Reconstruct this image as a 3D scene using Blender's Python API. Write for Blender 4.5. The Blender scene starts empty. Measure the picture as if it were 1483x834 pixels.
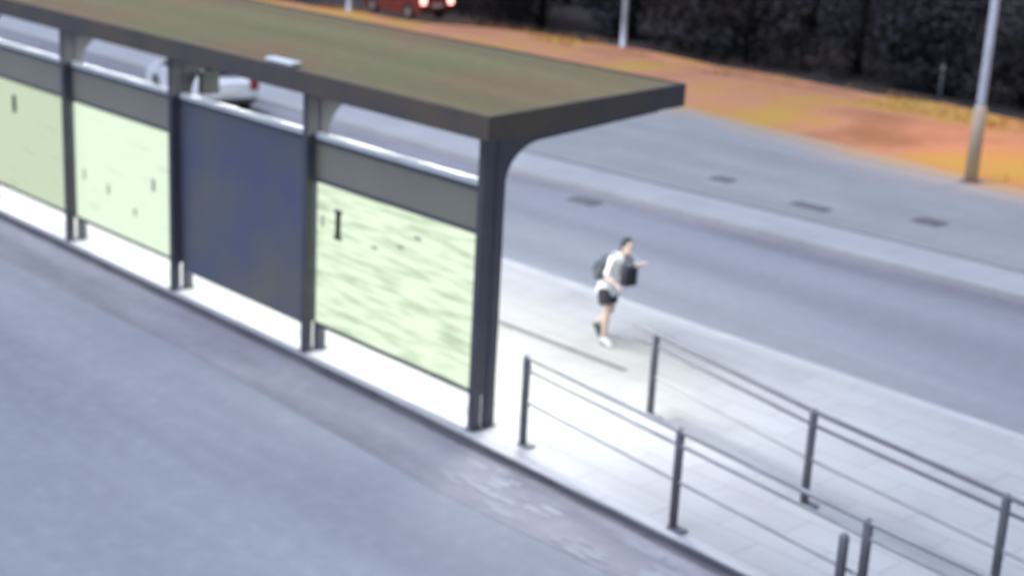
import bpy, bmesh, math, random
from mathutils import Vector, Matrix, noise
random.seed(7)
C = bpy.context.scene
COL = C.collection
PI = math.pi

# ------------------------------------------------------------------ camera
cam_d = bpy.data.cameras.new('camera')
cam = bpy.data.objects.new('camera', cam_d)
COL.objects.link(cam)
C.camera = cam
HGT = 7.0
F_PX, W_PX, H_PX = 2200.0, 1483.0, 834.0
VP = Vector((-1350 - W_PX/2, -332 - H_PX/2))          # vanishing point of the kerb direction, from the picture centre
SL = math.tan(math.radians(3.0))
p0 = Vector((0, VP.y + SL*(0 - VP.x), F_PX)); p1 = Vector((1000, VP.y + SL*(1000 - VP.x), F_PX))
up_c = p0.cross(p1).normalized()
if up_c.y > 0: up_c = -up_c
x_c = -Vector((VP.x, VP.y, F_PX)).normalized()
y_c = up_c.cross(x_c)
Rw = Matrix((x_c, y_c, up_c))                          # camera (right, down, forward) -> world
rt, dn, fw = Rw @ Vector((1,0,0)), Rw @ Vector((0,1,0)), Rw @ Vector((0,0,1))
m = Matrix((rt, -dn, -fw)).transposed().to_4x4()
m.translation = Vector((0,0,HGT))
cam.matrix_world = m
cam_d.sensor_width = 36
cam_d.lens = F_PX/W_PX*36
cam_d.clip_end = 2000
cam_d.dof.use_dof = True                               # cheap soft surveillance lens, focused a little short
cam_d.dof.focus_distance = 6.0
cam_d.dof.aperture_fstop = 1.6

# ------------------------------------------------------------------ light
SUN_EL, SUN_AZ = math.radians(70), math.radians(200)
w = bpy.data.worlds.new('World'); C.world = w; w.use_nodes = True
nt = w.node_tree
sky = nt.nodes.new('ShaderNodeTexSky'); sky.sky_type = 'NISHITA'; sky.sun_disc = False
sky.sun_elevation = SUN_EL; sky.sun_rotation = SUN_AZ
nt.links.new(sky.outputs[0], nt.nodes['Background'].inputs[0])
nt.nodes['Background'].inputs[1].default_value = 0.07
sd = bpy.data.lights.new('night_wash', 'SUN'); sd.energy = 3.3; sd.angle = math.radians(40); sd.color = (0.71, 0.77, 1.0)
so = bpy.data.objects.new('night_wash', sd); COL.objects.link(so)
sdir = Vector((math.cos(SUN_EL)*math.sin(SUN_AZ), math.cos(SUN_EL)*math.cos(SUN_AZ), math.sin(SUN_EL)))
so.rotation_euler = sdir.to_track_quat('Z', 'Y').to_euler(); so.location = (0,0,60)
C.view_settings.view_transform = 'Standard'; C.view_settings.look = 'None'
C.view_settings.exposure = 0.45; C.view_settings.gamma = 1
C.render.engine = 'CYCLES'

# ------------------------------------------------------------------ helpers
class MB:
    def __init__(s): s.bm = bmesh.new()
    def box(s, x0, x1, y0, y1, z0, z1, bev=0.0, M=None):
        b = bmesh.new()
        v = [b.verts.new((x, y, z)) for x in (x0, x1) for y in (y0, y1) for z in (z0, z1)]
        for f in ((0,1,3,2),(4,6,7,5),(0,4,5,1),(2,3,7,6),(0,2,6,4),(1,5,7,3)): b.faces.new([v[i] for i in f])
        if bev: bmesh.ops.bevel(b, geom=b.edges[:], offset=bev, segments=2, affect='EDGES', profile=.5)
        if M: b.transform(M)
        return s.join(b)
    def join(s, b):
        me = bpy.data.meshes.new('t'); b.to_mesh(me); b.free(); s.bm.from_mesh(me); bpy.data.meshes.remove(me); return s
    def tube(s, pts, r, n=12, cap=True):
        rs = r if isinstance(r, (list, tuple)) else [r]*len(pts)
        pts = [Vector(p) for p in pts]; rings = []
        for i, p in enumerate(pts):
            d = ((pts[i] - pts[i-1]).normalized() if i else Vector()) + ((pts[i+1] - pts[i]).normalized() if i < len(pts)-1 else Vector())
            d.normalize()
            a = Vector((0,0,1)) if abs(d.z) < .9 else Vector((1,0,0))
            u = d.cross(a).normalized(); v = d.cross(u)
            rr = rs[i] if isinstance(rs[i], tuple) else (rs[i], rs[i])
            rings.append([s.bm.verts.new(p + u*rr[0]*math.cos(2*PI*k/n) + v*rr[1]*math.sin(2*PI*k/n)) for k in range(n)])
        for a, b in zip(rings, rings[1:]):
            for k in range(n): s.bm.faces.new((a[k], a[(k+1) % n], b[(k+1) % n], b[k]))
        if cap: s.bm.faces.new(rings[0][::-1]); s.bm.faces.new(rings[-1])
        return s
    def ball(s, c, r, u=16, v=10, M=None):
        b = bmesh.new(); bmesh.ops.create_uvsphere(b, u_segments=u, v_segments=v, radius=1)
        rr = r if isinstance(r, tuple) else (r, r, r)
        b.transform(Matrix.Diagonal((*rr, 1)))
        if M: b.transform(M)
        b.transform(Matrix.Translation(Vector(c))); return s.join(b)
    def prism(s, poly, axis, a0, a1, bev=0.0):                 # poly in the plane across axis
        b = bmesh.new()
        def P(q, t): return (q[0], t, q[1]) if axis == 'y' else ((t, q[0], q[1]) if axis == 'x' else (q[0], q[1], t))
        A = [b.verts.new(P(q, a0)) for q in poly]; B = [b.verts.new(P(q, a1)) for q in poly]; n = len(poly)
        b.faces.new(A); b.faces.new(B[::-1])
        for i in range(n): b.faces.new((A[i], B[i], B[(i+1) % n], A[(i+1) % n]))
        bmesh.ops.recalc_face_normals(b, faces=b.faces[:])
        if bev: bmesh.ops.bevel(b, geom=b.edges[:], offset=bev, segments=2, affect='EDGES', profile=.5)
        return s.join(b)
    def quad(s, *p): s.bm.faces.new([s.bm.verts.new(q) for q in p]); return s
    def build(s, name, mat, parent=None, smooth=False):
        bmesh.ops.recalc_face_normals(s.bm, faces=s.bm.faces[:])
        me = bpy.data.meshes.new(name); s.bm.to_mesh(me); s.bm.free()
        if smooth:
            for p in me.polygons: p.use_smooth = True
        me.materials.append(mat)
        o = bpy.data.objects.new(name, me); COL.objects.link(o)
        if parent: o.parent = parent
        return o
def thing(name, label, cat, loc=(0,0,0), rz=0, group=None):
    o = bpy.data.objects.new(name, None); COL.objects.link(o); o.location = loc; o.rotation_euler = (0,0,rz)
    o.empty_display_size = .2
    return tag(o, label, cat, group)
def tag(o, label, cat, group=None):
    o['label'] = label; o['category'] = cat
    if group: o['group'] = group
    return o
def struct(o): o['kind'] = 'structure'; return o
def copy_tree(o, parent=None):
    c = o.copy(); COL.objects.link(c)
    if parent: c.parent = parent
    for ch in [q for q in COL.objects if q.parent == o]: copy_tree(ch, c)
    return c
def remesh(o, vox, smooth_it=6):
    md = o.modifiers.new('r', 'REMESH'); md.mode = 'VOXEL'; md.voxel_size = vox
    sm = o.modifiers.new('s', 'SMOOTH'); sm.iterations = smooth_it; sm.factor = .5
    bpy.context.view_layer.update()
    dg = bpy.context.evaluated_depsgraph_get()
    me = bpy.data.meshes.new_from_object(o.evaluated_get(dg)); mats = list(o.data.materials)
    o.modifiers.clear(); o.data = me
    if not me.materials: [me.materials.append(x) for x in mats]
    for p in me.polygons: p.use_smooth = True
    return o

def mat(name, col, rough=.6, metal=0.0, var=0.0, scale=4.0, col2=None, detail=6, bump=0.0, bscale=60, emit=0.0, stretch=None, lo=.35, hi=.7, spec=.5):
    m_ = bpy.data.materials.new(name); m_.use_nodes = True; n = m_.node_tree; N = n.nodes; L = n.links
    b = N['Principled BSDF']; b.inputs['Roughness'].default_value = rough; b.inputs['Metallic'].default_value = metal
    b.inputs['Specular IOR Level'].default_value = spec
    b.inputs['Base Color'].default_value = (*col, 1)
    tc = N.new('ShaderNodeTexCoord'); src = tc.outputs['Object']
    if stretch:
        mp = N.new('ShaderNodeMapping'); mp.inputs['Scale'].default_value = stretch; L.new(src, mp.inputs[0]); src = mp.outputs[0]
    if col2 or var:
        c2 = col2 or tuple(c*(1-var) for c in col)
        no = N.new('ShaderNodeTexNoise'); no.inputs['Scale'].default_value = scale; no.inputs['Detail'].default_value = detail; L.new(src, no.inputs['Vector'])
        r = N.new('ShaderNodeValToRGB'); r.color_ramp.elements[0].position = lo; r.color_ramp.elements[1].position = hi
        r.color_ramp.elements[0].color = (*col, 1); r.color_ramp.elements[1].color = (*c2, 1)
        L.new(no.outputs['Fac'], r.inputs[0]); L.new(r.outputs[0], b.inputs['Base Color'])
        if emit: L.new(r.outputs[0], b.inputs['Emission Color'])
    if emit:
        b.inputs['Emission Strength'].default_value = emit
        if not (col2 or var): b.inputs['Emission Color'].default_value = (*col, 1)
    if bump:
        nb = N.new('ShaderNodeTexNoise'); nb.inputs['Scale'].default_value = bscale; nb.inputs['Detail'].default_value = 4; L.new(tc.outputs['Object'], nb.inputs['Vector'])
        bp = N.new('ShaderNodeBump'); bp.inputs['Strength'].default_value = bump; bp.inputs['Distance'].default_value = .02
        L.new(nb.outputs['Fac'], bp.inputs['Height']); L.new(bp.outputs[0], b.inputs['Normal'])
    return m_

# ---- materials
M = {}
M['asphalt'] = mat('asphalt', (.232,.245,.262), .85, col2=(.29,.30,.315), scale=.22, detail=5, stretch=(.5,1.6,1), bump=.3, bscale=90)
M['asphalt_far'] = mat('asphalt_far', (.228,.235,.25), .85, col2=(.258,.263,.272), scale=.3, detail=5, stretch=(.4,1.5,1), bump=.3, bscale=90)
M['gutter'] = mat('gutter', (.20,.196,.21), .85, col2=(.28,.275,.29), scale=.9, detail=7, stretch=(.35,1.6,1))
M['paving'] = mat('paving', (.385,.385,.375), .75, col2=(.31,.305,.30), scale=.8, detail=7, lo=.5, hi=.78, bump=.2, bscale=40)
M['kerb'] = mat('kerb', (.44,.44,.43), .7, col2=(.36,.36,.35), scale=1.2)
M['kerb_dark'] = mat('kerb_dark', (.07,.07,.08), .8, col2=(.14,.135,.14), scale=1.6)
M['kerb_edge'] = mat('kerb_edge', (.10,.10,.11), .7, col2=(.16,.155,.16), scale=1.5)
M['walk'] = mat('walk', (.31,.31,.30), .8, col2=(.275,.275,.268), scale=.35, detail=7, bump=.2, bscale=40)
M['walk_light'] = mat('walk_light', (.385,.385,.38), .75, col2=(.34,.34,.335), scale=.7, detail=6)
M['worn'] = mat('worn', (.28,.285,.295), .8)
M['dark_grey'] = mat('dark_grey', (.13,.13,.13), .7, col2=(.18,.18,.18), scale=3)
M['soil'] = mat('soil', (.46,.25,.06), .95, col2=(.46,.17,.08), scale=.22, detail=6, bump=.6, bscale=6)
def mottled(name, cols, scale):
    m_ = mat(name, cols[0], .95, col2=cols[1], scale=scale, bump=.6, bscale=6, lo=.34, hi=.62)
    r = [q for q in m_.node_tree.nodes if q.bl_idname == 'ShaderNodeValToRGB'][0].color_ramp
    e = r.elements.new(.47); e.color = (*cols[2], 1); e = r.elements.new(.54); e.color = (*cols[3], 1)
    return m_
M['soil'] = mottled('soil', ((.30,.13,.055), (.42,.25,.05), (.45,.20,.10), (.44,.22,.06)), .24)
M['dust'] = mat('dust', (.33,.28,.235), .9, col2=(.31,.30,.28), scale=1.1)
M['dust2'] = mat('dust2', (.40,.27,.14), .95, col2=(.34,.28,.21), scale=1.1)
M['drygrass'] = mat('drygrass', (.42,.22,.03), .9, col2=(.38,.14,.04), scale=.25)
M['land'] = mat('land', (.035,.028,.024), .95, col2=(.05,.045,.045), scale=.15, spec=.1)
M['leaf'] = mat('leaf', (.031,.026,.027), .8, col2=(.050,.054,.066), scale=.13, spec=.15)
M['bark'] = mat('bark', (.02,.018,.017), .9, col2=(.035,.03,.028), scale=6, spec=.1)
M['steel'] = mat('steel', (.078,.078,.098), .55, .1, col2=(.095,.095,.105), scale=3)
M['fascia'] = mat('fascia', (.072,.062,.074), .7, .0, col2=(.115,.09,.06), scale=.9)
M['roof'] = mat('roof', (.175,.158,.068), .85, col2=(.225,.13,.066), scale=.33, detail=5, lo=.36, hi=.66, bump=.2, bscale=30)  # olive roof; the rust tone paints in the orange glow on it
M['soffit'] = mat('soffit', (.22,.22,.22), .6)
M['blank'] = mat('blank', (.095,.11,.17), .45, col2=(.15,.145,.13), scale=.7, detail=2)
M['header'] = mat('header', (.27,.26,.20), .5, col2=(.25,.235,.20), scale=.8, detail=2)
M['rail_white'] = mat('rail_white', (.82,.84,.82), .4, col2=(.7,.72,.70), scale=3)
M['frame_white'] = mat('frame_white', (.75,.78,.74), .4)
M['mark'] = mat('mark', (.012,.016,.014), .6)
M['mark_soft'] = mat('mark_soft', (.33,.42,.31), .6)
M['tube'] = mat('tube', (.9,.96,1.0), .4, emit=6)
M['galv'] = mat('galv', (.12,.118,.135), .55, .1, col2=(.17,.17,.18), scale=4)
M['galv_pale'] = mat('galv_pale', (.27,.28,.265), .6, .1, col2=(.36,.36,.36), scale=3)
M['pole'] = mat('pole', (.55,.56,.58), .45, .1, col2=(.45,.46,.48), scale=2)
M['sleeve'] = mat('sleeve', (.56,.42,.27), .7, col2=(.48,.38,.28), scale=3)
M['sodium'] = mat('sodium', (1.0,.55,.16), .4, emit=8)

def add_joints(m_, bw, bh, dark):
    n = m_.node_tree; N, L = n.nodes, n.links; b = N['Principled BSDF']; src = b.inputs['Base Color'].links[0].from_socket
    tc = N.new('ShaderNodeTexCoord'); br = N.new('ShaderNodeTexBrick'); br.inputs['Scale'].default_value = 1; br.inputs['Brick Width'].default_value = bw; br.inputs['Row Height'].default_value = bh
    br.inputs['Mortar Size'].default_value = .022; br.inputs['Mortar Smooth'].default_value = .4
    br.inputs['Color1'].default_value = (1,1,1,1); br.inputs['Color2'].default_value = (.93,.93,.92,1); br.inputs['Mortar'].default_value = (dark,dark,dark,1)
    L.new(tc.outputs['Object'], br.inputs['Vector'])
    mx = N.new('ShaderNodeMix'); mx.data_type = 'RGBA'; mx.blend_type = 'MULTIPLY'; mx.inputs[0].default_value = 1
    L.new(src, mx.inputs[6]); L.new(br.outputs[0], mx.inputs[7]); L.new(mx.outputs[2], b.inputs['Base Color'])
add_joints(M['paving'], 1.2, .45, .82); add_joints(M['walk'], 1.5, .75, .85); add_joints(M['walk_light'], 1.0, 4.0, .8)

def weather(m_, amt):
    n = m_.node_tree; N, L = n.nodes, n.links; b = N['Principled BSDF']; src = b.inputs['Base Color'].links[0].from_socket
    tc = N.new('ShaderNodeTexCoord')
    for sc, st, lo, hi, k in ((1.0, (.06,.85,1), .40, .60, amt), (5.0, (1,1,1), .45, .72, amt*.6), (140, (1,1,1), .35, .65, amt*.9)):
        mp = N.new('ShaderNodeMapping'); mp.inputs['Scale'].default_value = st; L.new(tc.outputs['Object'], mp.inputs[0])
        no = N.new('ShaderNodeTexNoise'); no.inputs['Scale'].default_value = sc; no.inputs['Detail'].default_value = 4; L.new(mp.outputs[0], no.inputs['Vector'])
        mr = N.new('ShaderNodeMapRange'); mr.inputs[1].default_value = lo; mr.inputs[2].default_value = hi; mr.inputs[3].default_value = 1 - k; mr.inputs[4].default_value = 1 + k*.7; L.new(no.outputs['Fac'], mr.inputs[0])
        mx = N.new('ShaderNodeMix'); mx.data_type = 'RGBA'; mx.blend_type = 'MULTIPLY'; mx.inputs[0].default_value = 1
        L.new(src, mx.inputs[6]); L.new(mr.outputs[0], mx.inputs[7]); src = mx.outputs[2]
    L.new(src, b.inputs['Base Color'])
weather(M['asphalt'], .10); weather(M['asphalt_far'], .08); weather(M['walk'], .06); weather(M['gutter'], .12); weather(M['roof'], .10)

def panel_mat(name, base, dark, bands, strength, off):
    m_ = bpy.data.materials.new(name); m_.use_nodes = True; n = m_.node_tree; N, L = n.nodes, n.links
    b = N['Principled BSDF']; b.inputs['Roughness'].default_value = .35
    tc = N.new('ShaderNodeTexCoord'); mp = N.new('ShaderNodeMapping'); mp.inputs['Scale'].default_value = (1.25, 1, 12); mp.inputs['Location'].default_value = (off, 0, off*.7)
    L.new(tc.outputs['Object'], mp.inputs[0])
    no = N.new('ShaderNodeTexNoise'); no.inputs['Scale'].default_value = 1.0; no.inputs['Detail'].default_value = 3; L.new(mp.outputs[0], no.inputs['Vector'])
    r = N.new('ShaderNodeValToRGB'); e = r.color_ramp.elements
    e[0].position = 0.44 if bands else .60; e[1].position = .66 if bands else .80
    e[0].color = (*base, 1); e[1].color = (*dark, 1); no.inputs['Roughness'].default_value = .45
    L.new(no.outputs['Fac'], r.inputs[0])
    L.new(r.outputs[0], b.inputs['Emission Color']); b.inputs['Emission Strength'].default_value = strength
    b.inputs['Base Color'].default_value = (.12,.14,.11,1)
    return m_
M['panel_a'] = panel_mat('panel_a', (.86,.98,.72), (.48,.60,.38), True, .70, 0)
M['panel_b'] = panel_mat('panel_b', (.80,.94,.70), (.62,.70,.50), False, .68, 5)
M['panel_c'] = panel_mat('panel_c', (.58,.66,.44), (.42,.47,.35), False, .66, 9)

# ------------------------------------------------------------------ setting
def strip(name, m_, z, f0, f1, x0=-150, x1=60, n=70, thick=0.0, wob=0.0):
    """ground strip between two lines y=f0(x), y=f1(x); thick>0 gives it a kerb-high body"""
    b = MB(); v = []
    for i in range(n+1):
        x = x0 + (x1-x0)*i/n
        d = wob*noise.noise(Vector((x*.35, 3, z*7)))
        v.append((x, f0(x) + d, f1(x) + d*.6))
    T0 = [b.bm.verts.new((x, a, z)) for x, a, c in v]; T1 = [b.bm.verts.new((x, c, z)) for x, a, c in v]
    for i in range(n): b.bm.faces.new((T0[i], T0[i+1], T1[i+1], T1[i]))
    if thick:
        B0 = [b.bm.verts.new((x, a, z-thick)) for x, a, c in v]; B1 = [b.bm.verts.new((x, c, z-thick)) for x, a, c in v]
        for i in range(n):
            b.bm.faces.new((T0[i], B0[i], B0[i+1], T0[i+1])); b.bm.faces.new((T1[i], T1[i+1], B1[i+1], B1[i]))
    return struct(b.build(name, m_))
plat0 = lambda x: 11.625 - .022*(x+16)*(x > -16)
plat1 = lambda x: 17.55
fk0 = lambda x: 22.85 + .06*(x+25)*(x > -25)
fk1 = lambda x: 24.45 + .05*(x+25)*(x > -25)
vg0 = lambda x: 33.3 - .11*(x+30)
vg1 = lambda x: 40.9 - .3*max(0, -42 - x)

g = MB(); g.quad((-900,-300,-.30), (900,-300,-.30), (900,1500,-.30), (-900,1500,-.30)); struct(g.build('ground', M['land']))
strip('near_road', M['asphalt'], -.09, lambda x: -70, lambda x: plat0(x) - .02)
strip('near_gutter', M['gutter'], -.086, lambda x: plat0(x) - 1.15, lambda x: plat0(x) - .05, wob=.25)
strip('far_road', M['asphalt_far'], -.09, lambda x: 17.0, lambda x: fk0(x) + .2)
strip('far_gutter', M['gutter'], -.086, lambda x: fk0(x) - .75, lambda x: fk0(x) - .03, wob=.35)
strip('platform', M['paving'], 0, plat0, lambda x: plat1(x) - .2, thick=.25)
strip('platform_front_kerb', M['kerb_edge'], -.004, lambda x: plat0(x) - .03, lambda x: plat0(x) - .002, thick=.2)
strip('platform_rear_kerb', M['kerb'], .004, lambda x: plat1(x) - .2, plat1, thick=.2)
strip('painted_kerb_shadow', M['kerb_dark'], -.082, lambda x: plat0(x) - .12, lambda x: plat0(x) - .032)  # dark strip painted along the kerb foot as its shadow
strip('far_kerb_strip', M['walk_light'], .02, fk0, fk1, thick=.27)
strip('far_pavement', M['walk'], 0, fk1, vg0, thick=.25)
strip('platform_line_shadow', M['dark_grey'], .004, lambda x: 14.93, lambda x: 15.06, x0=-17.0, x1=-13.7, n=20)  # ground line with the person's shadow painted into its dark tone
strip('pavement_joint', M['dark_grey'], .024, lambda x: fk1(x) - .02, lambda x: fk1(x) + .10, n=160, wob=.05)
strip('dusty_edge', M['dust'], .005, lambda x: vg0(x) - 1.5, lambda x: vg0(x) - .55, n=160, wob=.9)
strip('dusty_soil', M['dust2'], .009, lambda x: vg0(x) - .7, lambda x: vg0(x) + .4, n=160, wob=.6)

rnd = random.Random(3); b = MB()
for k in range(60):
    x = rnd.choice((rnd.uniform(-12.6, -11.0), rnd.uniform(-10.6, -8.0))); y = plat0(x) - rnd.uniform(.25, 1.05)
    r = rnd.uniform(.03, .13); n = 9
    b.bm.faces.new([b.bm.verts.new((x + 1.9*r*rnd.uniform(.6,1.2)*math.cos(2*PI*q/n), y + .55*r*rnd.uniform(.6,1.2)*math.sin(2*PI*q/n), -.082 + .0001*k)) for q in range(n)])
struct(b.build('worn_road_paint', M['worn']))

# ochre verge, uneven ground
b = MB(); nx, ny = 130, 14; rows = []
for i in range(nx+1):
    x = -140 + 170*i/nx; row = []
    for j in range(ny+1):
        t = j/ny; y = vg0(x)*(1-t) + vg1(x)*t + (.9*noise.noise(Vector((x*.2, 9, 0))) if j == ny else (.35*noise.noise(Vector((x*.4, 1, 0))) if j == 0 else 0))
        z = .004 + (.16*math.sin(PI*min(t*1.3,1)) + .1*noise.noise(Vector((x*.5, y*.5, 0))) + .08)*min(1, t*5)
        row.append(b.bm.verts.new((x, y, max(z, .004))))
    rows.append(row)
for r0, r1 in zip(rows, rows[1:]):
    for j in range(ny): b.bm.faces.new((r0[j], r1[j], r1[j+1], r0[j+1]))
struct(b.build('ochre_verge', M['soil'], smooth=True))
# dry grass on the verge
b = MB()
for k in range(9000):
    x = random.uniform(-75, -6); t = random.random()**.6; y = vg0(x)*(1-t) + (vg1(x)+.6)*t
    if noise.noise(Vector((x*.3, y*.45, 5))) < -.05 + .25*(1-t): continue
    h = random.uniform(.04, .2); a = random.uniform(0, PI); ww = .03
    dx, dy = math.cos(a)*ww, math.sin(a)*ww; lx, ly = random.uniform(-.12,.12), random.uniform(-.12,.12)
    b.bm.faces.new([b.bm.verts.new(q) for q in ((x-dx,y-dy,.02), (x+dx,y+dy,.02), (x+lx,y+ly,h+.12))])
gr = b.build('dry_grass', M['drygrass']); gr['kind'] = 'stuff'
tag(gr, 'dry orange grass tufts growing along the lit verge', 'grass')

# ------------------------------------------------------------------ bus shelter
WX = [-31.3, -27.68, -24.06, -20.49, -16.88, -13.24]     # post lines
PY = 11.82
sh = thing('bus_shelter', 'long dark steel bus shelter with flat roof and glowing pale panels on the platform', 'bus shelter', (-20.5, PY, 0))
OX, OY = -20.5, PY
def B(b, x0, x1, y0, y1, z0, z1, bev=.006): return b.box(x0-OX, x1-OX, y0-OY, y1-OY, z0, z1, bev)
RX0, RX1, RY0, RY1 = -33.0, -12.98, 11.56, 14.95
def rz(y): return 3.97 + .05*(y - RY0)                   # roof top rises slightly to the open side
b = MB(); b.prism([(RY0+.05-OY, rz(RY0)-.26), (RY1-.05-OY, rz(RY1)-.26), (RY1-.05-OY, rz(RY1)), (RY0+.05-OY, rz(RY0))], 'x', RX0+.05-OX, RX1-.05-OX)
roof = b.build('roof', M['roof'], sh)
b = MB()
b.prism([(RY0-OY, rz(RY0)-.275), (RY0+.048-OY, rz(RY0)-.275), (RY0+.048-OY, rz(RY0)+.02), (RY0-OY, rz(RY0)+.02)], 'x', RX0-OX, RX1-OX, .006)
b.prism([(RY1-.048-OY, rz(RY1)-.275), (RY1-OY, rz(RY1)-.275), (RY1-OY, rz(RY1)+.02), (RY1-.048-OY, rz(RY1)+.02)], 'x', RX0-OX, RX1-OX, .006)
for xa in (RX0, RX1-.048):
    b.prism([(RY0+.05-OY, rz(RY0)-.275), (RY1-.05-OY, rz(RY1)-.275), (RY1-.05-OY, rz(RY1)+.02), (RY0+.05-OY, rz(RY0)+.02)], 'x', xa-OX, xa+.048-OX, .004)
b.build('fascia', M['fascia'], roof)
b = MB(); b.prism([(RY0+.06-OY, rz(RY0)-.28), (RY1-.06-OY, rz(RY1)-.28), (RY1-.06-OY, rz(RY1)-.262), (RY0+.06-OY, rz(RY0)-.262)], 'x', RX0+.06-OX, RX1-.06-OX); b.build('soffit', M['soffit'], roof)
b = MB(); B(b, -17.75, -17.1, 11.62, 11.80, rz(RY0)+.022, rz(RY0)+.085, .02); b.build('white_edge_piece', M['frame_white'], roof)  # small white box on the near roof edge
for i, x in enumerate(WX):
    b = MB()
    B(b, x-.05, x+.05, 11.70, 11.83, 0, 3.693); B(b, x-.05, x+.05, 11.92, 12.06, 0, 3.70)
    B(b, x-.035, x+.035, 11.831, 11.919, .45, 3.69, 0)
    p = b.build('post', M['steel'], sh)
    b = MB(); B(b, x-.075, x+.075, 11.675, 12.085, .002, .022, .004); b.build('base_plate', M['steel'], p)
    b = MB()                                               # curved arm carrying the roof
    arm = [(12.062-OY, 3.08)] + [(12.062 + .62*(1-math.cos(t))-OY, 3.08 + .52*math.sin(t)) for t in [PI/2*k/8 for k in range(1, 9)]] + [(14.7-OY, rz(14.7)-.35), (14.7-OY, rz(14.7)-.284), (12.062-OY, rz(12.062)-.284)]
    b.prism(arm, 'x', x-.04-OX, x+.04-OX); b.build('roof_arm', M['steel'], sh)
def bay(i): return WX[i]+.055, WX[i+1]-.055
pm = {4: 'panel_a', 3: None, 2: 'panel_b', 1: 'panel_c', 0: 'panel_b'}
for i in range(5):
    x0, x1 = bay(i)
    b = MB(); B(b, x0, x1, 11.84, 11.92, 3.055, 3.135); b.build('top_rail', M['rail_white'], sh)
    b = MB(); B(b, x0, x1, 11.845, 11.915, 3.005, 3.052, .003); b.build('under_rail', M['steel'], sh)
    b = MB(); B(b, x1-.16, x1-.05, 11.84, 11.93, 3.137, 3.23); b.build('clamp', M['steel'], sh)
    if pm[i]:
        b = MB(); B(b, x0, x1, 11.865, 11.9, 2.505, 3.002, 0); b.build('header_panel', M['header'], sh)
        b = MB(); B(b, x0, x1, 11.845, 11.915, 2.455, 2.502, .003); b.build('panel_top_frame', M['steel'], sh); b = MB(); B(b, x0, x1, 11.845, 11.915, .40, .45, .003); b.build('panel_bottom_frame', M['steel'], sh)
        b = MB(); B(b, x0+.03, x1-.03, 11.862, 11.902, .453, 2.452, .003); lp = b.build('light_panel', M[pm[i]], sh)
        lp['label'] = {4: 'glowing panel with wavy printed lines and dark upright mark', 2: 'glowing pale green panel with small dark marks', 1: 'dimmer green panel at the left picture edge', 0: 'glowing panel beyond the left picture edge'}[i]
        b = MB(); B(b, x1-.115, x1-.031, 11.852, 11.86, .455, 2.45, .002); b.build('panel_edge', M['frame_white'], lp)
        def mk(x, z, ww, hh, m_='mark', serif=False):
            q = MB(); B(q, x-ww/2, x+ww/2, 11.853, 11.859, z-hh/2, z+hh/2, .002)
            if serif: B(q, x-ww*.8, x+ww*.8, 11.8535, 11.8585, z+hh/2-.05, z+hh/2, .002); B(q, x-ww*.8, x+ww*.8, 11.8535, 11.8585, z-hh/2, z-hh/2+.05, .002)
            q.build('printed_mark', M[m_], lp)
        if i == 4:
            mk(x0+.53, 1.95, .115, .42, 'mark', True); mk(x0+.17, 1.93, .05, .17, 'mark_soft')
            for xx, zz in ((1.35,1.82),(2.25,2.15),(1.9,1.95)): mk(x0+xx, zz, .14, .04, 'mark_soft')
        if i == 2:
            mk(x1-.75, 1.52, .10, .2, 'mark_soft'); mk(x0+.35, 1.25, .07, .18, 'mark_soft'); mk(x0+1.2, 1.15, .08, .16, 'mark_soft'); mk(x0+2.1, .95, .08, .12, 'mark_soft')
        if i == 1: mk(x1-2.2, 2.05, .14, .32)
    else:
        b = MB(); B(b, x0, x1, 11.862, 11.902, .33, 3.002, .003); bp_ = b.build('blank_panel', M['blank'], sh); bp_['label'] = 'unlit blue grey panel reaching down almost to the floor'
    # lamps under the roof
    for xx in (x0+.95, x1-.95):
        b = MB(); B(b, xx-.62, xx+.62, 13.41, 13.59, 3.735, 3.778); lf = b.build('ceiling_light', M['soffit'], sh)
        b = MB(); b.tube([(xx-.58-OX, 13.5-OY, 3.71), (xx+.58-OX, 13.5-OY, 3.71)], .022); b.build('light_tube', M['tube'], lf, True)
        ld = bpy.data.lights.new('tube_light', 'AREA'); ld.shape = 'RECTANGLE'; ld.size = 1.2; ld.size_y = .12; ld.energy = 105 if i < 4 else 112; ld.color = (.98, .99, 1.0)
        lo_ = bpy.data.objects.new('tube_light', ld); COL.objects.link(lo_); lo_.location = (xx-OX, 13.5-OY, 3.68); lo_.parent = lf

# added spot fitting, unseen under the roof end, to brighten the platform end
b = MB(); B(b, -13.75, -13.45, 13.0, 13.3, 3.715, 3.764, .01); ef = b.build('added_end_light', M['soffit'], sh)
b = MB(); B(b, -13.72, -13.48, 13.03, 13.27, 3.70, 3.713, .002); b.build('added_end_glass', M['tube'], ef)
ld = bpy.data.lights.new('added_end_spot', 'SPOT'); ld.energy = 480; ld.color = (1.0,.99,.95); ld.spot_size = math.radians(118); ld.spot_blend = 1.0; ld.shadow_soft_size = .35
lo_ = bpy.data.objects.new('added_end_spot', ld); COL.objects.link(lo_); lo_.parent = ef; lo_.location = (-13.6-OX, 13.15-OY, 3.67); lo_.rotation_euler = (0, math.radians(-28), 0)

sg = thing('hanging_sign', 'small dark sign board hanging under the shelter roof near the second post', 'sign', (-20.25, 12.25, 0))
b = MB(); b.box(-.05, .05, -.16, .16, 3.12, 3.46, .01); b.build('sign_board', M['mark'], sg)
for yy in (-.09, .09): b = MB(); b.tube([(0, yy, 3.45), (0, yy, 3.72)], .012); b.build('hanger', M['steel'], sg)

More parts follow.
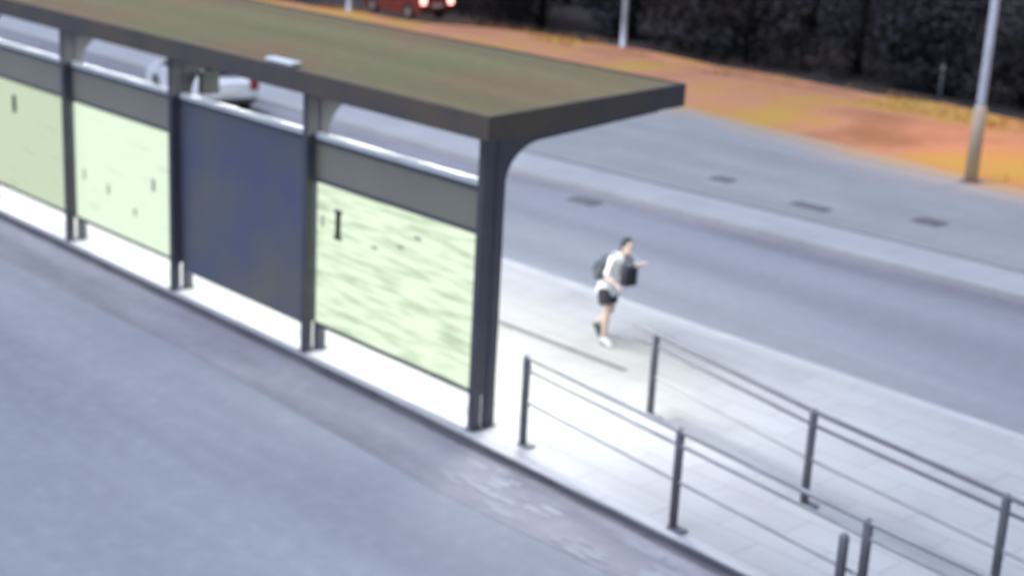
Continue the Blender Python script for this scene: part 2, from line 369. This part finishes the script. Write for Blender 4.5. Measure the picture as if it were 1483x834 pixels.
# ------------------------------------------------------------------ guard rails
def guard_rail(name, label, pts, ext=None):
    t = thing(name, label, 'railing', (pts[0][0], pts[0][1], 0), 0, 'railings on the platform end')
    o = Vector((pts[0][0], pts[0][1], 0)); P = [Vector((x, y, 0)) - o for x, y in pts]
    for p in P:
        q = MB(); q.tube([p, p + Vector((0,0,1.13)), p + Vector((0,0,1.155))], [.048, .048, .03], 14); pp = q.build('post', M['galv'], t, True)
        q = MB(); q.box(p.x-.05, p.x+.17, p.y-.06, p.y+.06, .004, .03, .006); q.build('foot_plate', M['galv'], pp)
    for k, (z, r) in enumerate(((1.125, .027), (.97, .021), (.56, .019))):
        line = [p + Vector((0,0,z)) for p in P]
        if ext and k < 2: line = [line[0] + Vector(ext)] + line
        q = MB(); q.tube(line, r, 10); q.build('rail', M['galv' if ext and k < 2 else 'galv_pale'], t, True)
    return t
guard_rail('guard_rail', 'grey three bar railing along the front kerb right of the shelter', [(-12.52, 11.94), (-9.80, 11.66), (-7.22, 11.40), (-4.5, 11.2)])
guard_rail('guard_rail', 'grey railing further back on the platform, behind the kerb side railing', [(-12.27, 13.95), (-9.34, 13.37), (-6.75, 13.04), (-4.1, 12.8)], ext=(-.42, .06, 0))
bo = thing('short_post', 'short grey post close beside the third post of the front railing', 'post', (-7.42, 11.33, 0))
b = MB(); b.tube([(0,0,0), (0,0,.92), (0,0,.95)], [.05,.05,.03], 14); b.build('shaft', M['galv'], bo, True)
b = MB(); b.tube([(0,0,.003), (0,0,.03)], .1, 16); b.build('base_flange', M['galv'], bo)

# ------------------------------------------------------------------ lamp posts on the far pavement
def lamp_post(x, y, label, sleeve=False):
    t = thing('lamp_post', label, 'lamp post', (x, y, 0), 0, 'lamp posts by the ochre verge')
    b = MB(); b.tube([(0,0,0), (0,0,.02), (0,0,.021), (0,0,1.0), (0,0,8.2)], [.17,.17,.115,.11,.075], 16); b.build('pole', M['pole'], t, True)
    b = MB(); b.box(-.2, .2, -.2, .2, .002, .03, .005); b.build('base_plate', M['kerb_dark'], t)
    if sleeve: b = MB(); b.tube([(0,0,.03), (0,0,1.75), (0,0,1.78)], [.155,.15,.12], 16); b.build('base_sleeve', M['sleeve'], t, True)
    b = MB(); b.tube([(0,0,8.1), (0,.25,8.5), (0,.9,8.75), (0,1.9,8.85)], [.05,.045,.04,.035], 12); b.build('arm', M['pole'], t, True)
    b = MB(); b.ball((0,2.25,8.85), (.17,.42,.10)); hd = b.build('lamp_head', M['pole'], t, True)
    b = MB(); b.ball((0,2.3,8.80), (.13,.30,.09)); b.build('lamp_glass', M['sodium'], hd, True)
    ld = bpy.data.lights.new('sodium_lamp', 'SPOT'); ld.energy = 1300; ld.color = (1.0,.52,.16); ld.spot_size = math.radians(100); ld.spot_blend = .9; ld.shadow_soft_size = .15
    lo_ = bpy.data.objects.new('sodium_lamp', ld); COL.objects.link(lo_); lo_.parent = hd; lo_.location = (0,2.3,8.66); lo_.rotation_euler = (math.radians(18),0,0)
    return t
lamp_post(-18.45, 31.6, 'tall pale lamp post at the right, standing where pavement meets the orange verge', True)
lamp_post(-39.3, 41.5, 'pale lamp post whose shaft shows above the right half of the shelter roof')
lamp_post(-51.6, 37.9, 'farthest lamp post, left of the red car above the shelter roof')
mp_ = thing('marker_post', 'tiny pale marker post among the dark trees left of the tall lamp post', 'post', (-27.6, 44.6, -.28))
b = MB(); b.tube([(0,0,0), (0,0,1.1), (0,0,1.14)], [.06,.06,.03], 10); b.build('shaft', M['pole'], mp_, True)
b = MB(); b.tube([(0,0,.88), (0,0,1.0)], .063, 10); b.build('band', M['rail_white'], mp_, True)

# drain covers on the far pavement and kerb strip
def drain(x, y, z, sx, sy, label):
    t = thing('drain_cover', label, 'drain cover', (x, y, z), 0, 'drain covers')
    b = MB(); b.box(-sx/2, sx/2, -sy/2, sy/2, .003, .018, .004); b.build('frame', M['dark_grey'], t)
    b = MB()
    n = 7
    for k in range(n): yy = -sy/2*.8 + sy*.8*k/(n-1); b.box(-sx/2*.85, sx/2*.85, yy-.02, yy+.02, .018, .03)
    b.build('grating', M['dark_grey'], t)
drain(-21.6, 26.4, 0, .55, .4, 'small dark drain cover on the far pavement, the farther of three')
drain(-16.6, 27.05, 0, .62, .5, 'dark drain cover on the far pavement below the tall lamp post')
drain(-18.8, 25.95, 0, .9, .35, 'wide dark drain cover just behind the pale far kerb')
drain(-21.9, 22.3, -.086, .7, .45, 'dark drain grate in the far road gutter right of the shelter roof')

# ------------------------------------------------------------------ dark trees beyond the verge
def tree_mesh(seed, h, rad):
    rnd = random.Random(seed); tb = MB()
    tb.tube([(0,0,0), (.1,.05,h*.25), (-.05,.1,h*.5), (.05,0,h*.8)], [.22,.17,.12,.05], 8)
    cl = []
    for k in range(11):
        a = rnd.uniform(0, 2*PI); r = rad*rnd.uniform(.2,.85); z = h*rnd.uniform(.12,.92)
        c = Vector((math.cos(a)*r*(1.1-z/h*.6), math.sin(a)*r*(1.1-z/h*.6), z)); cl.append((c, rad*rnd.uniform(.35,.6)))
        tb.tube([(0,0,max(z-h*.2,.3)), tuple(c*.6 + Vector((0,0,max(z-h*.1,.3)*.4))), tuple(c)], [.08,.05,.02], 6)
    lb = MB()
    for c, r in cl:
        for k in range(520):
            d = Vector((rnd.gauss(0,1), rnd.gauss(0,1), rnd.gauss(0,.85))).normalized()*r*rnd.random()**.45
            p = c + d
            if p.z < .1: continue
            s = rnd.uniform(.07,.16); u = Vector((rnd.gauss(0,1), rnd.gauss(0,1), rnd.gauss(0,1))).normalized(); v = u.orthogonal().normalized()
            lb.bm.faces.new([lb.bm.verts.new(p + q) for q in (-u*s, v*s*.5, u*s, -v*s*.5)])
    return tb, lb
variants = []
for i, (h, r) in enumerate(((8.0,3.2), (6.2,3.0), (7.2,3.6), (4.6,2.6))):
    tb, lb = tree_mesh(20+i, h, r)
    variants.append((tb, lb))
tprotos = []
for i, (tb, lb) in enumerate(variants):
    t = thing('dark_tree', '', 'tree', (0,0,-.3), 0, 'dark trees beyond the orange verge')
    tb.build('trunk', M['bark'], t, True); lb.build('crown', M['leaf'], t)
    tprotos.append([t, False])
spots = []
x = -84.0; k = 0
while x < -12:
    spots.append((x, 44.6 + 2.2*((k*37) % 10)/10, k % 4)); x += 3.7; k += 1
x = -80.0
while x < -14:
    spots.append((x, 52 + 4*((k*53) % 10)/10, (k*3) % 4)); x += 6.5; k += 1
for i, (x, y, vnt) in enumerate(spots):
    t, used = tprotos[vnt]
    if used: t = copy_tree(t)
    tprotos[vnt][1] = True
    t.location = (x, y, -.3); t.rotation_euler = (0, 0, i*1.7); s = .9 + .25*((i*29) % 7)/7; t.scale = (s, s, s)
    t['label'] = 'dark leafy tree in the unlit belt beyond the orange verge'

# ------------------------------------------------------------------ cars
M['tyre'] = mat('tyre', (.015,.015,.016), .85); M['rim'] = mat('rim', (.35,.36,.38), .35, .7)
M['glass'] = mat('glass', (.015,.018,.022), .08); M['trim'] = mat('trim', (.02,.02,.022), .5); M['plate'] = mat('plate', (.7,.7,.66), .5)
def car(label, loc, rzv, paint, lit):
    t = thing('parked_car' if not lit else 'waiting_car', label, 'car', loc, rzv)
    L_, Wd = 4.0, .83
    def arch(cx): return [(cx + .36*math.cos(a), .30 + .36*math.sin(a)) for a in [PI - PI*k/10 for k in range(11)]]
    prof = [(-2.0,.32)] + [(-1.64,.26)] + arch(-1.22) + [(-.8,.22), (.8,.22)] + arch(1.24) + [(1.66,.26), (1.98,.30), (2.02,.55), (1.95,.74), (1.05,.92), (-1.85,.98), (-2.03,.85), (-2.05,.5)]
    b = MB(); b.prism(prof, 'y', -Wd, Wd, .03); b.build('body', paint, t)
    b = MB()                                                 # tapered cabin
    lo_ = [(1.15,.90), (-1.9,.96)]; hi_ = [(.25,1.42), (-1.45,1.44)]
    v = [b.bm.verts.new(q) for q in ((1.15,-.78,.90), (-1.92,-.78,.955), (-1.92,.78,.955), (1.15,.78,.90), (.28,-.62,1.43), (-1.5,-.62,1.45), (-1.5,.62,1.45), (.28,.62,1.43))]
    for f in ((0,1,5,4),(1,2,6,5),(2,3,7,6),(3,0,4,7),(4,5,6,7),(3,2,1,0)): b.bm.faces.new([v[i] for i in f])
    bmesh.ops.bevel(b.bm, geom=b.bm.edges[:], offset=.05, segments=3, affect='EDGES'); b.build('cabin', paint, t, False)
    def pane(name, q, n):
        n = Vector(n).normalized(); bb = MB(); Q = [Vector(p) for p in q]
        A = [bb.bm.verts.new(p + n*.012) for p in Q]; Bv = [bb.bm.verts.new(p - n*.02) for p in Q]
        bb.bm.faces.new(A); bb.bm.faces.new(Bv[::-1])
        for i in range(4): bb.bm.faces.new((A[i], Bv[i], Bv[(i+1)%4], A[(i+1)%4]))
        return bb.build(name, M['glass'], t)
    pane('windscreen', [(1.02,-.66,.975), (1.02,.66,.975), (.38,.56,1.37), (.38,-.56,1.37)], (.6,0,.9))
    pane('rear_window', [(-1.87,-.64,1.02), (-1.87,.64,1.02), (-1.57,.55,1.38), (-1.57,-.55,1.38)], (-.9,0,.6))
    for s in (-1, 1):
        pane('side_window', [(.9,s*.765,.95), (-.35,s*.77,.97), (-.35,s*.645,1.37), (.25,s*.64,1.37)], (0,s,.3))
        pane('side_window', [(-.43,s*.77,.97), (-1.7,s*.77,.99), (-1.45,s*.645,1.38), (-.43,s*.645,1.37)], (0,s,.3))
        b = MB(); b.ball((.78,s*.92,.98), (.07,.11,.07)); b.build('mirror', paint, t, True)
        b = MB(); b.box(-.3,-.12,s*Wd-.01,s*Wd+.02,.78,.81,.006); b.build('door_handle', M['trim'], t)
        b = MB(); b.box(1.88,2.03,s*.62-.16,s*.62+.16,.60,.74,.02); b.build('headlight', M['lamp_white'], t)
        b = MB(); b.box(-2.07,-1.92,s*.68-.12,s*.68+.12,.66,.92,.02); b.build('tail_light', M['lamp_red_lit'] if lit else M['lamp_red'], t)
    for xa, xb in ((-2.09,-2.0), (1.98,2.06)): b = MB(); b.box(xa,xb,-.74,.74,.34,.45,.02); b.build('bumper', M['trim'], t)
    b = MB(); b.box(-2.085,-2.04,-.26,.26,.56,.68,.005); b.build('number_plate', M['plate'], t)
    for cx in (-1.22, 1.24):
        for s in (-1, 1):
            b = MB(); y0 = s*(Wd-.10)
            b.tube([(cx,y0-.1,.31), (cx,y0-.08,.31), (cx,y0+.08,.31), (cx,y0+.1,.31)], [.27,.31,.31,.27], 24); wv = b.build('wheel', M['tyre'], t)
            b = MB(); b.tube([(cx,y0+s*.085,.31), (cx,y0+s*.108,.31)], .19, 20); b.build('rim', M['rim'], wv)
    return t
M['lamp_white'] = mat('lamp_white', (.7,.72,.75), .15); M['lamp_red'] = mat('lamp_red', (.25,.02,.02), .2); M['lamp_red_lit'] = mat('lamp_red_lit', (1.0,.42,.36), .3, emit=3.0)
car('white hatchback on the far road, glimpsed through the gap under the shelter roof', (-35.7, 21.35, -.09), math.radians(170), mat('white_paint', (.74,.75,.77), .3, var=.12, scale=2), False)
car('dark red car with lit tail lights on the verge above the shelter roof', (-49.3, 39.1, .14), math.radians(178), mat('red_paint', (.20,.028,.02), .35, var=.3, scale=2), True)

# ------------------------------------------------------------------ person
M['skin'] = mat('skin', (.64,.48,.42), .55, var=.1, scale=9); M['shirt'] = mat('shirt', (.80,.81,.83), .85, var=.06, scale=14, bump=.3, bscale=14)
M['shorts'] = mat('shorts', (.035,.037,.045), .9, var=.3, scale=12); M['hair'] = mat('hair', (.012,.012,.016), .6, var=.4, scale=25)
M['bag'] = mat('bag', (.035,.045,.06), .8, col2=(.09,.105,.12), scale=9); M['bag_dark'] = mat('bag_dark', (.018,.02,.035), .75, var=.4, scale=8)
M['strap'] = mat('strap', (.5,.51,.53), .8)
M['shoe_w'] = mat('shoe_white', (.6,.61,.63), .6); M['shoe_sole'] = mat('shoe_sole', (.035,.045,.05), .8)
pe = thing('person', 'person in white shirt and dark shorts leaning forward mid stride on the platform edge', 'person', (-14.82, 15.69, 0), math.radians(-6))
hip, chest, neck = Vector((0,0,.86)), Vector((.19,0,1.20)), Vector((.30,0,1.41))
shN, shF = Vector((.255,-.165,1.345)), Vector((.275,.165,1.355))
elN, wrN = Vector((.235,-.245,1.09)), Vector((.42,-.175,.985))
elF, wrF = Vector((.44,.20,1.24)), Vector((.62,.12,1.34))
hd = Vector((.375,0,1.545))
legs = {-1: [Vector((.01,-.09,.84)), Vector((.13,-.095,.47)), Vector((.10,-.10,.085)), Vector((.27,-.11,.03))],
         1: [Vector((-.01,.09,.84)), Vector((-.01,.095,.45)), Vector((-.29,.10,.20)), Vector((-.20,.10,.05))]}
b = MB()
b.tube([hip+Vector((-.01,0,-.06)), hip+Vector((.02,0,.05)), Vector((.09,0,1.02)), chest, Vector((.25,0,1.33)), Vector((.285,0,1.39))],
       [(.155,.11), (.155,.11), (.125,.09), (.15,.105), (.14,.085), (.07,.06)], 20)
b.tube([Vector((.27,0,1.36)), neck, Vector((.345,0,1.48))], [.062,.052,.05], 14)
Rh = Matrix.Rotation(math.radians(14), 4, 'Y')
b.ball(hd, (.092,.074,.115), 20, 14, Rh); b.ball(hd+Vector((.038,0,-.06)), (.055,.052,.055), 14, 10, Rh)
b.ball(hd+Vector((.098,0,-.022)), (.020,.013,.022), 10, 8)                                    # nose
for s in (-1, 1): b.ball(hd+Vector((-.005,s*.076,-.015)), (.018,.010,.030), 10, 8)            # ears
b.ball(hd+Vector((.082,0,-.068)), (.012,.026,.009), 10, 8)                                    # lips
for sh_, el, wr in ((shN, elN, wrN), (shF, elF, wrF)):
    b.tube([sh_ + (Vector((.25,0,1.33))-sh_)*.5, sh_, sh_.lerp(el,.5), el, el.lerp(wr,.35), wr], [.05,.052,.044,.036,.037,.024], 12)
    d = (wr - el).normalized(); sd_ = d.cross(Vector((0,0,1))).normalized(); nn = sd_.cross(d)
    b.tube([wr, wr+d*.03, wr+d*.085], [(.024,.018), (.038,.016), (.037,.014)], 12)
    for k, ln in enumerate((.062,.075,.07,.054)):
        r0 = wr + d*.075 + sd_*(.030-.020*k)
        b.tube([r0, r0+d*ln*.5-nn*.008, r0+d*ln*.85-nn*.03], [.0085,.008,.006], 8)
    th = wr + d*.03 + sd_*.030
    b.tube([th, th+d*.03+sd_*.025, th+d*.06+sd_*.025-nn*.01], [.012,.010,.008], 8)
for s in (-1, 1):
    h_, k_, a_, t_ = legs[s]
    b.tube([h_+Vector((0,0,.03)), h_.lerp(k_,.25), k_, k_.lerp(a_,.3), a_], [.085,.085,.054,.058,.036], 14)
    b.tube([a_+Vector((-.03,0,-.03)), a_.lerp(t_,.5), t_], [.036,.035,.025], 10)
body = remesh(b.build('body', M['skin'], pe), .0075, 5)
b = MB()
for s in (-1, 1): b.ball(hd+Vector((.084,s*.031,.006)), (.010,.014,.009), 10, 8)
b.build('eyes', M['hair'], pe, True)
b = MB(); b.ball(hd+Vector((-.022,0,.030)), (.098,.086,.108), 20, 14, Rh); b.ball(hd+Vector((-.075,0,-.05)), (.045,.06,.08), 14, 10)
remesh(b.build('hair', M['hair'], pe), .010, 3)
b = MB()
b.tube([Vector((-.02,0,.76)), Vector((.0,0,.82)), hip+Vector((.02,0,.06)), Vector((.09,0,1.02)), chest+Vector((-.005,0,.0)), Vector((.245,0,1.33)), Vector((.285,0,1.40))],
       [(.190,.140), (.182,.132), (.168,.122), (.145,.112), (.17,.125), (.158,.102), (.075,.068)], 22)
for sh_, el in ((shN, elN), (shF, elF)): b.tube([sh_+(Vector((.245,0,1.32))-sh_)*.4, sh_, sh_.lerp(el,.9)], [.066,.068,.060], 14)
remesh(b.build('shirt', M['shirt'], pe), .010, 5)
b = MB()
b.tube([Vector((-.01,0,.90)), Vector((-.01,0,.80)), Vector((-.01,0,.74))], [(.165,.12), (.176,.13), (.16,.12)], 20)
for s in (-1, 1):
    h_, k_ = legs[s][:2]; b.tube([h_, h_.lerp(k_,.35), h_.lerp(k_,.62)], [.098,.104,.098], 16)
remesh(b.build('shorts', M['shorts'], pe), .010, 4)
for s in (-1, 1):
    a_, t_ = legs[s][2:]; d = (t_-a_); d.normalize()
    b = MB(); b.tube([a_+Vector((-.035,0,-.012)), a_.lerp(t_,.35), t_, t_+Vector(d)*.05], [(.046,.05), (.046,.043), (.044,.034), (.022,.02)], 14)
    shoe = remesh(b.build('shoe', M['shoe_w'] if s < 0 else M['shoe_sole'], pe), .009, 3)
    if s > 0: shoe['label'] = 'dark sole of the raised rear shoe'
    n_ = Vector(d).cross(Vector((0,1,0))); n_ = n_ if n_.z < 0 else -n_
    b = MB(); b.tube([a_+Vector((-.035,0,-.012))+n_*.042, t_+Vector(d)*.05+n_*.022], [(.045,.010), (.040,.010)], 12); b.build('sole', M['shoe_sole'], shoe)

bk = thing('backpack', 'dark grey backpack on the back of the person in the white shirt', 'backpack', (-14.82, 15.69, 0), math.radians(-6))
Mb = Matrix.Translation((.0,0,1.12)) @ Matrix.Rotation(math.radians(31), 4, 'Y')
b = MB(); b.box(-.13,.045,-.17,.17,-.22,.22,.06,Mb); b.build('pack', M['bag'], bk, True)
b = MB(); b.box(-.19,-.125,-.13,.13,-.18,.02,.03,Mb); b.build('pocket', M['bag_dark'], bk, True)
for s in (-1, 1):
    b = MB(); b.tube([Mb@Vector((.03,s*.10,.18)), Vector((.22,s*.105,1.46)), Vector((.40,s*.105,1.33)), Vector((.32,s*.14,1.10)), Mb@Vector((.06,s*.13,-.18))], [(.022,.008)]*5, 8); b.build('shoulder_strap', M['strap'], bk)
tb_ = thing('hand_bag', 'dark navy bag held against the chest of the person', 'bag', (-14.82, 15.69, 0), math.radians(-6))
b = MB(); b.box(.43,.58,-.17,.07,1.00,1.29,.035); b.build('bag_body', M['bag_dark'], tb_, True)
b = MB(); b.tube([(.505,-.14,1.27), (.505,-.12,1.36), (.505,-.02,1.38), (.505,.04,1.27)], .011, 8); b.build('bag_handle', M['bag_dark'], tb_, True)
